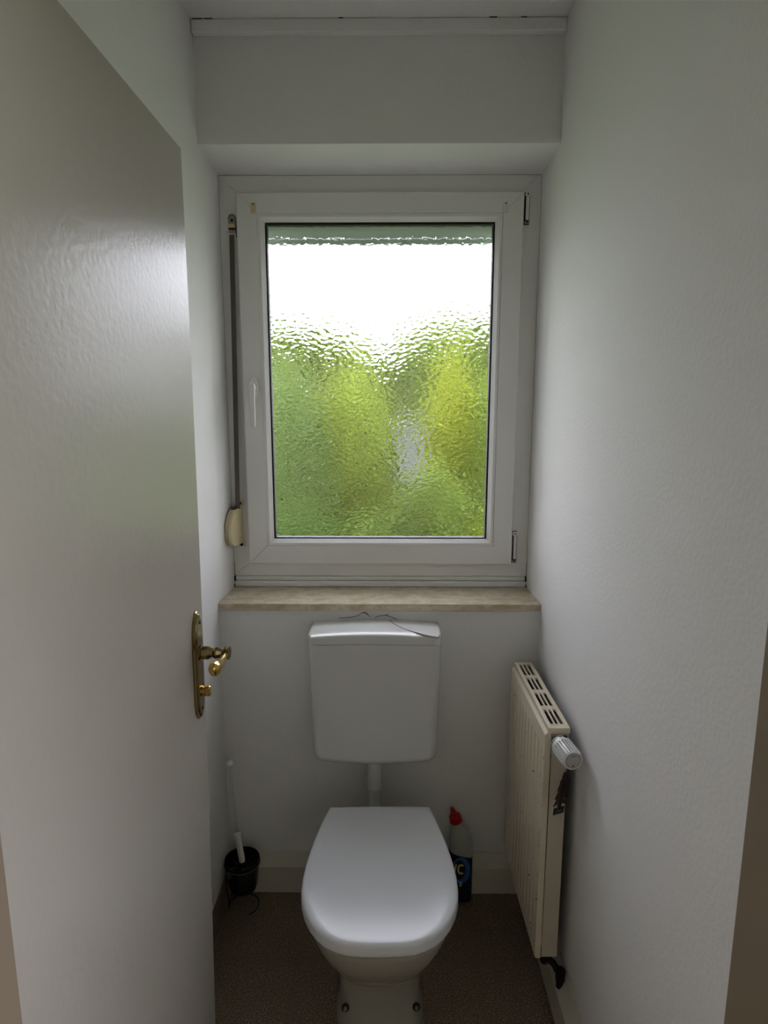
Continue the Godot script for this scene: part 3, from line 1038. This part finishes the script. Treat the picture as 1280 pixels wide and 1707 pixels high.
func toilet() -> void:
	var t := thing("toilet", Vector3(-0.001, 0, 0), "white floor-standing toilet with its lid closed, in the middle of the room", "toilet")
	t.rotation.y = 0.02      # set very slightly askew
	part("lid", add_piece(PackedVector3Array(), flat_rings([[0.006, 0.4000], [0.002, 0.4003], [0.0, 0.4025], [-0.0008, 0.410], [0.0, 0.4215], [0.0012, 0.4257], [0.0038, 0.4287], [0.0085, 0.4304], [0.022, 0.4312, 0.0], [0.022, 0.4323, 0.35], [0.022, 0.433, 0.75]])), "seat_plastic", t, 60.0)
	part("seat", add_piece(PackedVector3Array(), flat_rings([[0.026, 0.379], [0.022, 0.381], [0.022, 0.3985], [0.024, 0.4002]])), "seat_buffer", t, 30.0)
	# bowl: the seat's outline drawn in towards the foot
	var rings := []
	for l in [[0.381, 0.93, 0.646, 0.16], [0.377, 0.95, 0.651, 0.155], [0.367, 0.957, 0.652, 0.152], [0.345, 0.935, 0.648, 0.15], [0.32, 0.885, 0.638, 0.15], [0.285, 0.81, 0.618, 0.15], [0.25, 0.74, 0.593, 0.155], [0.215, 0.67, 0.562, 0.16], [0.185, 0.605, 0.531, 0.17], [0.165, 0.55, 0.503, 0.18], [0.155, 0.46, 0.47, 0.2]]:
		var ring := PackedVector3Array()
		for p in seat_outline():
			var s: float = (p.y - SEAT[0][0]) / (0.6707 - SEAT[0][0])
			ring.append(Vector3(p.x * l[1], l[0], lerpf(l[3], l[2], s)))
		rings.append(ring)
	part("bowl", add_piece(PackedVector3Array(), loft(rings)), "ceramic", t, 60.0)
	# foot, waisted, widening again to the floor
	rings = []
	for l in [[0.0, 0.114, 0.505, 0.10], [0.006, 0.116, 0.508, 0.098], [0.02, 0.113, 0.503, 0.10], [0.05, 0.1065, 0.490, 0.11], [0.09, 0.1065, 0.482, 0.12], [0.13, 0.1085, 0.480, 0.13], [0.17, 0.110, 0.490, 0.14], [0.205, 0.106, 0.50, 0.15], [0.24, 0.095, 0.49, 0.16]]:
		var ring := PackedVector3Array()
		for k in 40:
			var a := TAU * k / 40.0
			var c := signf(cos(a)) * pow(absf(cos(a)), 0.45)
			var s := signf(sin(a)) * pow(absf(sin(a)), 0.45)
			ring.append(Vector3(c * l[1], l[0], lerpf(l[3], l[2], 0.5 + 0.5 * s)))
		rings.append(ring)
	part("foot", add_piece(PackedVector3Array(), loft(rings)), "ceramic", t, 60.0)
	# flush spigot at the back
	part("spigot", add_piece(PackedVector3Array(), lathe(Vector3(0, 0.318, 0.10), Vector3.BACK, [[0.03, 0], [0.032, 0.006], [0.032, 0.03], [0.045, 0.07]], 20)), "ceramic", t)
	for s in [[-0.0855, 0.05], [0.0905, 0.05]]:
		var bolt := add_piece(PackedVector3Array(), lathe(Vector3(s[0], 0.066, 0.474), Vector3(0, 0.25, 1), [[0.005, 0], [0.005, 0.010], [0.003, 0.012]], 14))
		part("fixing_bolt", bolt, "zinc", t)
		part("bolt_recess_shade", add_piece(PackedVector3Array(), lathe(Vector3(s[0], 0.066, 0.475), Vector3(0, 0.25, 1), [[0.0095, 0], [0.0095, 0.004], [0.008, 0.005]], 16)), "dark_metal", t)  # dark ring round the bolt stands in for the shade of its recess
	for x in [-0.075, 0.075]:
		part("lid_hinge", add_piece(PackedVector3Array(), lathe(Vector3(x - 0.02, 0.404, 0.196), Vector3.RIGHT, [[0.009, 0], [0.011, 0.002], [0.011, 0.038], [0.009, 0.04]], 16)), "seat_plastic", t)


# ---------------------------------------------------------------- radiator

func radiator() -> void:
	var t := thing("radiator", Vector3(0.3985, 0.0, 0.05), "cream panel radiator with slotted top grille on the right wall", "radiator")
	t.rotation.y = 0.02
	var L := 0.379
	var yb := 0.163
	var yt := 0.777
	# front panel with upright flutes; the flutes fade out near top and bottom
	var rings := []
	for lv in [[yb, 0.0, 0.004], [yb + 0.003, 0.0, 0.0], [yb + 0.03, 0.0, 0.0], [yb + 0.045, 1.0, 0.0], [yt - 0.062, 1.0, 0.0], [yt - 0.045, 0.0, 0.0], [yt - 0.006, 0.0, 0.0], [yt, 0.0, 0.006]]:
		var ring := PackedVector3Array()
		var n := 240
		for k in n + 1:
			var z := L * k / float(n)
			var d := 0.0
			if z > 0.022 and z < L - 0.022:
				var ph := fposmod((z - 0.022) / ((L - 0.044) / 10.0), 1.0)
				d = 0.006 * (1.0 - smoothstep(0.08, 0.2, ph) * (1.0 - smoothstep(0.8, 0.92, ph)))
			ring.append(Vector3(-0.0085 + lv[2] + 0.0045 - 0.0045 + d * lv[1], lv[0], z))
		ring.append(Vector3(0.006, lv[0], L))
		ring.append(Vector3(0.006, lv[0], 0))
		rings.append(ring)
	part("front_panel", add_piece(PackedVector3Array(), loft(rings)), "radiator_enamel", t, 40.0)
	part("back_panel", add_piece(PackedVector3Array(), span(Vector3(0.04, yb, 0.004), Vector3(0.045, yt, L - 0.004))), "radiator_inside_shade", t)
	for z in [0.0, L - 0.0015]:
		part("side_panel", add_piece(PackedVector3Array(), span(Vector3(0.0085, yb + 0.002, z - (0.002 if z > 0.1 else 0.0)), Vector3(0.0475, 0.7785, z + 0.0018 - (0.002 if z > 0.1 else 0.0)))), "radiator_side", t)
	# convector sheet between the panels
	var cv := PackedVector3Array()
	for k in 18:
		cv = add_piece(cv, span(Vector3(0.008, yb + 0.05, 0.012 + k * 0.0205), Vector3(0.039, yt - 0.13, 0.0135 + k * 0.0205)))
	part("convector", cv, "radiator_inside_shade", t)
	# grille: four groups of three slots, with fine grooves in the bridges between them
	var g := PackedVector3Array()
	var gx0 := -0.0015
	var gx1 := 0.0495
	var gy := 0.7872
	var th := 0.0055
	var bars := [[gx0, 0.0085], [0.0165, 0.0205], [0.0275, 0.0315], [0.0395, gx1]]
	for b in bars:
		g = add_piece(g, rbox(Vector3((b[0] + b[1]) / 2, gy, L / 2), Vector3(b[1] - b[0], th, L + 0.004), 0.001, 1))
	var groups := [[0.016, 0.0875], [0.1075, 0.1785], [0.1985, 0.2695], [0.2895, 0.3605]]
	var lands := [[-0.002, 0.007, 0.0095, 0.016], [0.0875, 0.0915, 0.0935, 0.1015, 0.1035, 0.1075], [0.1785, 0.1825, 0.1845, 0.1925, 0.1945, 0.1985], [0.2695, 0.2735, 0.2755, 0.2835, 0.2855, 0.2895], [0.3605, 0.3645, 0.3667, L + 0.002]]
	for l in lands:
		for k in range(0, l.size(), 2):
			g = add_piece(g, span(Vector3(0.0085, gy - th / 2 + 0.0002, l[k]), Vector3(0.0395, gy + th / 2 - 0.0002, l[k + 1])))
	g = add_piece(g, rbox(Vector3((gx0 + gx1) / 2, 0.783, L + 0.0015), Vector3(gx1 - gx0, 0.0145, 0.003), 0.001, 1))
	g = add_piece(g, rbox(Vector3(gx0 + 0.001, 0.784, L / 2), Vector3(0.002, 0.012, L + 0.004), 0.0008, 1))
	g = add_piece(g, rbox(Vector3(gx1 - 0.001, 0.784, L / 2), Vector3(0.002, 0.012, L + 0.004), 0.0008, 1))
	part("top_grille", g, "radiator_enamel", t, 30.0)
	# chipped enamel
	var ch := PackedVector3Array()
	for k in 46:
		var z := rng.randf_range(0.01, L - 0.004)
		var y := rng.randf_range(yb + 0.01, yt - 0.05)
		if k > 16:
			y = yb + 0.012 + absf(rng.randfn(0.0, 0.03))
		if k > 34:
			z = L - 0.004
			y = rng.randf_range(0.3, yt - 0.02)
		var r := rng.randf_range(0.0006, 0.0016)
		ch = add_piece(ch, rbox(Vector3(-0.0073, y, z), Vector3(0.005, r * 1.8, r), r * 0.4, 1))
	part("enamel_chips", ch, "rust", t).set_meta("kind", "stuff")
	# thermostat on the near end
	var th_node := Node3D.new()
	th_node.name = "thermostat"
	th_node.transform = Transform3D(Basis(Vector3.UP, 0.13), Vector3(0.0215, 0.7565, L))
	t.add_child(th_node)
	part("valve_collar", add_piece(PackedVector3Array(), lathe(Vector3(0, 0, -0.003), Vector3.BACK, [[0.013, 0], [0.013, 0.012], [0.0165, 0.013], [0.0165, 0.018]], 12)), "zinc", th_node)
	part("base_ring", add_piece(PackedVector3Array(), lathe(Vector3(0, 0, 0.013), Vector3.BACK, [[0.020, 0], [0.0235, 0.003], [0.0245, 0.007], [0.0245, 0.0085]], 40)), "thermostat_white", th_node)
	part("index_ring", add_piece(PackedVector3Array(), lathe(Vector3(0, 0, 0.0205), Vector3.BACK, [[0.0247, 0], [0.0247, 0.0035]], 40)), "black_plastic", th_node)
	part("index_mark", add_piece(PackedVector3Array(), rbox(Vector3(0.007, 0.0238, 0.0245), Vector3(0.008, 0.004, 0.008), 0.001)), "black_plastic", th_node)
	rings = []
	for l in [[0.0235, 0.0245, 0.0], [0.026, 0.0247, 0.0], [0.035, 0.0247, 0.0], [0.037, 0.0247, 1.0], [0.078, 0.0240, 1.0], [0.082, 0.0236, 0.45], [0.0845, 0.0228, 0.35], [0.0858, 0.0212, 0.0]]:
		var ring := PackedVector3Array()
		for k in 144:
			var ph := k % 6
			var d: float = 0.0065 * l[2] if ph in [0, 1] else 0.0
			var a := TAU * k / 144.0
			ring.append(Vector3(cos(a) * (l[1] - d), sin(a) * (l[1] - d), l[0]))
		rings.append(ring)
	part("dial", add_piece(PackedVector3Array(), loft(rings)), "thermostat_white", th_node, 30.0)
	part("dial_face", add_piece(PackedVector3Array(), lathe(Vector3(0, 0, 0.0850), Vector3.BACK, [[0.0165, 0], [0.0165, 0.0014], [0.0150, 0.0017]], 40)), "thermostat_face", th_node)
	part("dial_rim", add_piece(PackedVector3Array(), hoop(Vector3(0, 0, 0.0859), Vector3.RIGHT, Vector3.UP, 0.0170, 0.0005)), "seam_dirt", th_node)
	part("print_mark", add_piece(PackedVector3Array(), hoop(Vector3(0, 0, 0.0866), Vector3.RIGHT, Vector3.UP, 0.0115, 0.0006, deg_to_rad(58), deg_to_rad(122), 12)), "seam_dirt", th_node)
	part("print_mark", add_piece(PackedVector3Array(), lathe(Vector3(0, -0.0122, 0.0862), Vector3.BACK, [[0.0019, 0], [0.0019, 0.0006]], 12)), "seam_dirt", th_node)
	# lower connection, a black pipe fitting
	var lp := PackedVector3Array()
	lp = add_piece(lp, lathe(Vector3(0.0215, yb + 0.0005, L - 0.02), Vector3.DOWN, [[0.019, 0], [0.019, 0.012], [0.014, 0.016], [0.010, 0.03]], 20))
	lp = add_piece(lp, tube([Vector3(0.02, yb - 0.012, L - 0.02), Vector3(0.04, yb - 0.016, L + 0.0), Vector3(0.052, yb - 0.03, L + 0.018)], 0.0085, 12))
	lp = add_piece(lp, lathe(Vector3(0.053, yb - 0.014, L + 0.018), Vector3.DOWN, [[0.010, 0], [0.0125, 0.004], [0.0125, 0.03], [0.0105, 0.034], [0.0105, 0.05]], 12))
	part("lower_valve", lp, "dark_metal", t, 30.0)
	for z in [0.07, 0.16]:
		part("wall_bracket", add_piece(PackedVector3Array(), span(Vector3(0.045, 0.25, z), Vector3(0.0765, 0.70, z + 0.03))), "radiator_side", t)


func freshener() -> void:
	var t := thing("air_freshener", Vector3(0.4375, 0.6955, 0.466), "dark purple tree-shaped card air freshener hanging from the radiator thermostat", "air freshener")
	t.rotation = Vector3(0.0, 0.55, -0.16)
	var o := PackedVector2Array()
	var half := [[0.0, 0.004], [0.004, 0.002], [0.0075, -0.014], [0.0125, -0.020], [0.0095, -0.022], [0.0155, -0.040], [0.0105, -0.041], [0.0195, -0.060], [0.0125, -0.060], [0.021, -0.078], [0.0065, -0.073], [0.0055, -0.084]]
	for p in half:
		o.append(Vector2(p[0], p[1]))
	for k in range(half.size() - 1, 0, -1):
		o.append(Vector2(-half[k][0], half[k][1]))
	part("tree_card", add_piece(PackedVector3Array(), card(o, 0.0016)), "freshener_card", t, 30.0)
	part("base_card", add_piece(PackedVector3Array(), rbox(Vector3(0.0, -0.0905, 0.0), Vector3(0.034, 0.017, 0.0018), 0.0006, 1)), "freshener_dark", t)
	part("print", add_piece(PackedVector3Array(), box(Vector3(0.0, -0.0905, 0.0010), Vector3(0.014, 0.0028, 0.0003))), "faint_print", t)
	part("trunk_strip", add_piece(PackedVector3Array(), rbox(Vector3(0.0, -0.052, 0.0009), Vector3(0.006, 0.07, 0.0006), 0.0002, 1)), "freshener_dark", t)  # dark strip down the middle of the card
	part("string", add_piece(PackedVector3Array(), tube([Vector3(0, 0.003, 0), Vector3(-0.001, 0.02, 0.004), Vector3(-0.002, 0.045, 0.010)], 0.0007, 6)), "freshener_dark", t)


# a thin card of any outline
func card(o: PackedVector2Array, thick: float) -> PackedVector3Array:
	var out := PackedVector3Array()
	var idx := Geometry2D.triangulate_polygon(o)
	for i in range(0, idx.size(), 3):
		var a := o[idx[i]]
		var b := o[idx[i + 1]]
		var c := o[idx[i + 2]]
		if (b - a).cross(c - a) < 0:
			var s := b
			b = c
			c = s
		for z in [thick / 2, -thick / 2]:
			var A := Vector3(a.x, a.y, z)
			var B := Vector3(b.x, b.y, z)
			var C := Vector3(c.x, c.y, z)
			out.append_array(PackedVector3Array([A, B, C] if z > 0 else [A, C, B]))
	var area := 0.0
	for i in o.size():
		area += o[i].cross(o[(i + 1) % o.size()])
	for i in o.size():
		var a := o[i]
		var b := o[(i + 1) % o.size()]
		if area < 0:
			var s := a
			a = b
			b = s
		var A := Vector3(a.x, a.y, -thick / 2)
		var B := Vector3(b.x, b.y, -thick / 2)
		var C := Vector3(b.x, b.y, thick / 2)
		var D := Vector3(a.x, a.y, thick / 2)
		out.append_array(PackedVector3Array([A, B, C, A, C, D]))
	return out


# ---------------------------------------------------------------- small things on the floor

func brush_set() -> void:
	var t := thing("toilet_brush_set", Vector3(-0.420, 0.0, 0.083), "toilet brush in a dark cup on a wire stand in the left corner", "toilet brush")
	var prof := [[0.012, 0.058], [0.030, 0.059], [0.040, 0.065], [0.0455, 0.085], [0.0485, 0.12], [0.0505, 0.158], [0.0525, 0.164], [0.0505, 0.1655], [0.0475, 0.158], [0.0455, 0.12], [0.042, 0.088], [0.036, 0.072], [0.012, 0.068]]
	part("cup", add_piece(PackedVector3Array(), lathe(Vector3.ZERO, Vector3.UP, prof, 40)), "smoked_glass", t, 40.0)
	part("rim_wire", add_piece(PackedVector3Array(), hoop(Vector3(0, 0.150, 0), Vector3.RIGHT, Vector3.BACK, 0.0525, 0.0022)), "black_plastic", t)
	part("foot_wire", add_piece(PackedVector3Array(), hoop(Vector3(0, 0.0022, 0), Vector3.RIGHT, Vector3.BACK, 0.045, 0.0022, -PI * 1.12, PI * 0.34)), "black_plastic", t)
	part("post_wire", add_piece(PackedVector3Array(), tube([Vector3(-0.0525, 0.15, 0.0), Vector3(-0.052, 0.05, -0.002), Vector3(-0.048, 0.01, -0.004), Vector3(-0.042, 0.0022, 0.016)], 0.0022, 8)), "black_plastic", t)
	# the brush: bristles in the cup, white socket, clear rod, white end
	var br := PackedVector3Array()
	br = add_piece(br, lathe(Vector3(0, 0.07, 0), Vector3.UP, [[0.012, 0], [0.02, 0.01], [0.02, 0.05], [0.01, 0.075]], 16))
	for k in 40:
		var a := TAU * k / 40.0 * 2.0 + 0.1 * (k % 3)
		var y := 0.10 + 0.045 * ((k * 7) % 10) / 10.0
		br = add_piece(br, tube([Vector3(cos(a) * 0.01, y, sin(a) * 0.01), Vector3(cos(a) * 0.04, y + 0.012, sin(a) * 0.04)], 0.0022, 5))
	part("brush_head", br, "bristle", t)
	var s0 := Vector3(-0.001, 0.150, -0.003)
	var s1 := Vector3(-0.0155, 0.232, -0.016)
	var d := (s1 - s0).normalized()
	part("socket", add_piece(PackedVector3Array(), lathe(s0, d, [[0.0085, 0], [0.0095, 0.003], [0.0092, s0.distance_to(s1) - 0.003], [0.0115, s0.distance_to(s1) - 0.002], [0.0115, s0.distance_to(s1) + 0.003], [0.0085, s0.distance_to(s1) + 0.004]], 20)), "handle_plastic", t, 30.0)
	var top := Vector3(-0.0365, 0.461, -0.034)
	part("rod", add_piece(PackedVector3Array(), lathe(s1 + d * 0.003, top - s1, [[0.0062, 0], [0.0066, 0.002], [0.0066, top.distance_to(s1) - 0.006], [0.006, top.distance_to(s1) - 0.004]], 20)), "rod_clear", t, 30.0)
	part("end_cap", add_piece(PackedVector3Array(), lathe(top - (top - s1).normalized() * 0.001, top - s1, [[0.0095, -0.004], [0.0112, -0.002], [0.0112, 0.003], [0.009, 0.0055], [0.004, 0.0062]], 20)), "cap_white", t, 40.0)


func bottle() -> void:
	var t := thing("cleaner_bottle", Vector3(0.253, 0.0, 0.048), "toilet cleaner bottle with red cap and dark blue label beside the toilet", "bottle")
	var rings := []
	# height, half width, half depth, shift in x
	for l in [[0.0, 0.032, 0.020, 0.0], [0.003, 0.0350, 0.0225, 0.0], [0.02, 0.0360, 0.0235, 0.0], [0.12, 0.0360, 0.0235, 0.0], [0.155, 0.0360, 0.0235, 0.0], [0.185, 0.0358, 0.0235, 0.0], [0.205, 0.0345, 0.023, -0.0005], [0.222, 0.0310, 0.021, -0.0025], [0.238, 0.0235, 0.018, -0.0065], [0.249, 0.0155, 0.0145, -0.0105], [0.258, 0.0125, 0.0125, -0.0135], [0.266, 0.0125, 0.0125, -0.0155]]:
		var ring := PackedVector3Array()
		for k in 36:
			var a := TAU * k / 36.0
			ring.append(Vector3(l[3] + signf(cos(a)) * pow(absf(cos(a)), 0.75) * l[1], l[0] - (0.25 * cos(a) * -l[1] * smoothstep(0.235, 0.266, l[0])), signf(sin(a)) * pow(absf(sin(a)), 0.75) * l[2]))
		rings.append(ring)
	part("body", add_piece(PackedVector3Array(), loft(rings)), "bottle_plastic", t, 50.0)
	# label sleeve with a slanting upper edge
	rings = []
	for l in [[0.004, 0.0001], [0.0045, 0.0009], [0.10, 0.0009], [1.0, 0.0009], [1.001, 0.0004]]:
		var ring := PackedVector3Array()
		for k in 36:
			var a := TAU * k / 36.0
			var y: float = l[0] if l[0] < 0.5 else 0.1655 - 0.012 * cos(a) + (0.0002 if l[0] > 1.0 else 0.0)
			ring.append(Vector3(signf(cos(a)) * pow(absf(cos(a)), 0.75) * (0.036 + l[1]), y, signf(sin(a)) * pow(absf(sin(a)), 0.75) * (0.0235 + l[1])))
		rings.append(ring)
	part("label_sleeve", add_piece(PackedVector3Array(), loft(rings)), "label_navy", t, 40.0)
	var ov := PackedVector2Array()
	for k in 32:
		var a := TAU * k / 32.0
		ov.append(Vector2(cos(a) * 0.0275, 0.118 + sin(a) * 0.045))
	part("label_panel", add_piece(PackedVector3Array(), plate(ov, [[0.0, 0.0215], [0.0, 0.0246]])), "label_glow", t)
	var ov2 := PackedVector2Array()
	for p in ov:
		ov2.append(Vector2(p.x * 0.70 - 0.006, 0.120 + (p.y - 0.118) * 0.74))
	part("label_panel", add_piece(PackedVector3Array(), plate(ov2, [[0.0, 0.0225], [0.0, 0.0250]])), "label_navy", t)
	letters(t, "WC", "print_yellow", Vector3(-0.0185, 0.1215, 0.0250), 0.036)
	letters(t, "0", "print_white", Vector3(-0.001, 0.0705, 0.0246), 0.017)
	# red safety cap leaning to the left with a ridged cone
	var cn := Node3D.new()
	cn.name = "cap"
	cn.transform = Transform3D(Basis(Vector3.BACK, 0.24), Vector3(-0.0155, 0.268, 0))
	t.add_child(cn)
	part("cap_skirt", add_piece(PackedVector3Array(), lathe(Vector3.ZERO, Vector3.UP, [[0.0175, 0], [0.0195, 0.002], [0.0185, 0.020], [0.0165, 0.0225]], 28)), "cap_red", cn, 30.0)
	rings = []
	for l in [[0.022, 0.0135], [0.026, 0.0120], [0.044, 0.0062], [0.050, 0.0048], [0.0515, 0.003]]:
		var ring := PackedVector3Array()
		for k in 24:
			var a := TAU * k / 24.0
			var r: float = l[1] * (1.0 - 0.14 * (k % 2))
			ring.append(Vector3(cos(a) * r - 0.003 * (l[0] - 0.022) / 0.03, l[0], sin(a) * r))
		rings.append(ring)
	part("cap_cone", add_piece(PackedVector3Array(), loft(rings)), "cap_red", cn, 20.0)


func letters(t: Node3D, what: String, m: String, at: Vector3, high: float) -> void:
	var f := SystemFont.new()
	f.font_names = PackedStringArray(["Droid Sans"])
	f.font_weight = 700
	var x := TextMesh.new()
	x.text = what
	x.font = f
	x.font_size = 48
	x.pixel_size = high / 36.0
	x.depth = 0.0008
	x.material = M[m]
	var o := MeshInstance3D.new()
	o.name = "lettering"
	o.mesh = x
	o.position = at
	o.scale = Vector3(0.72, 1.0, 1.0)
	t.add_child(o, true)
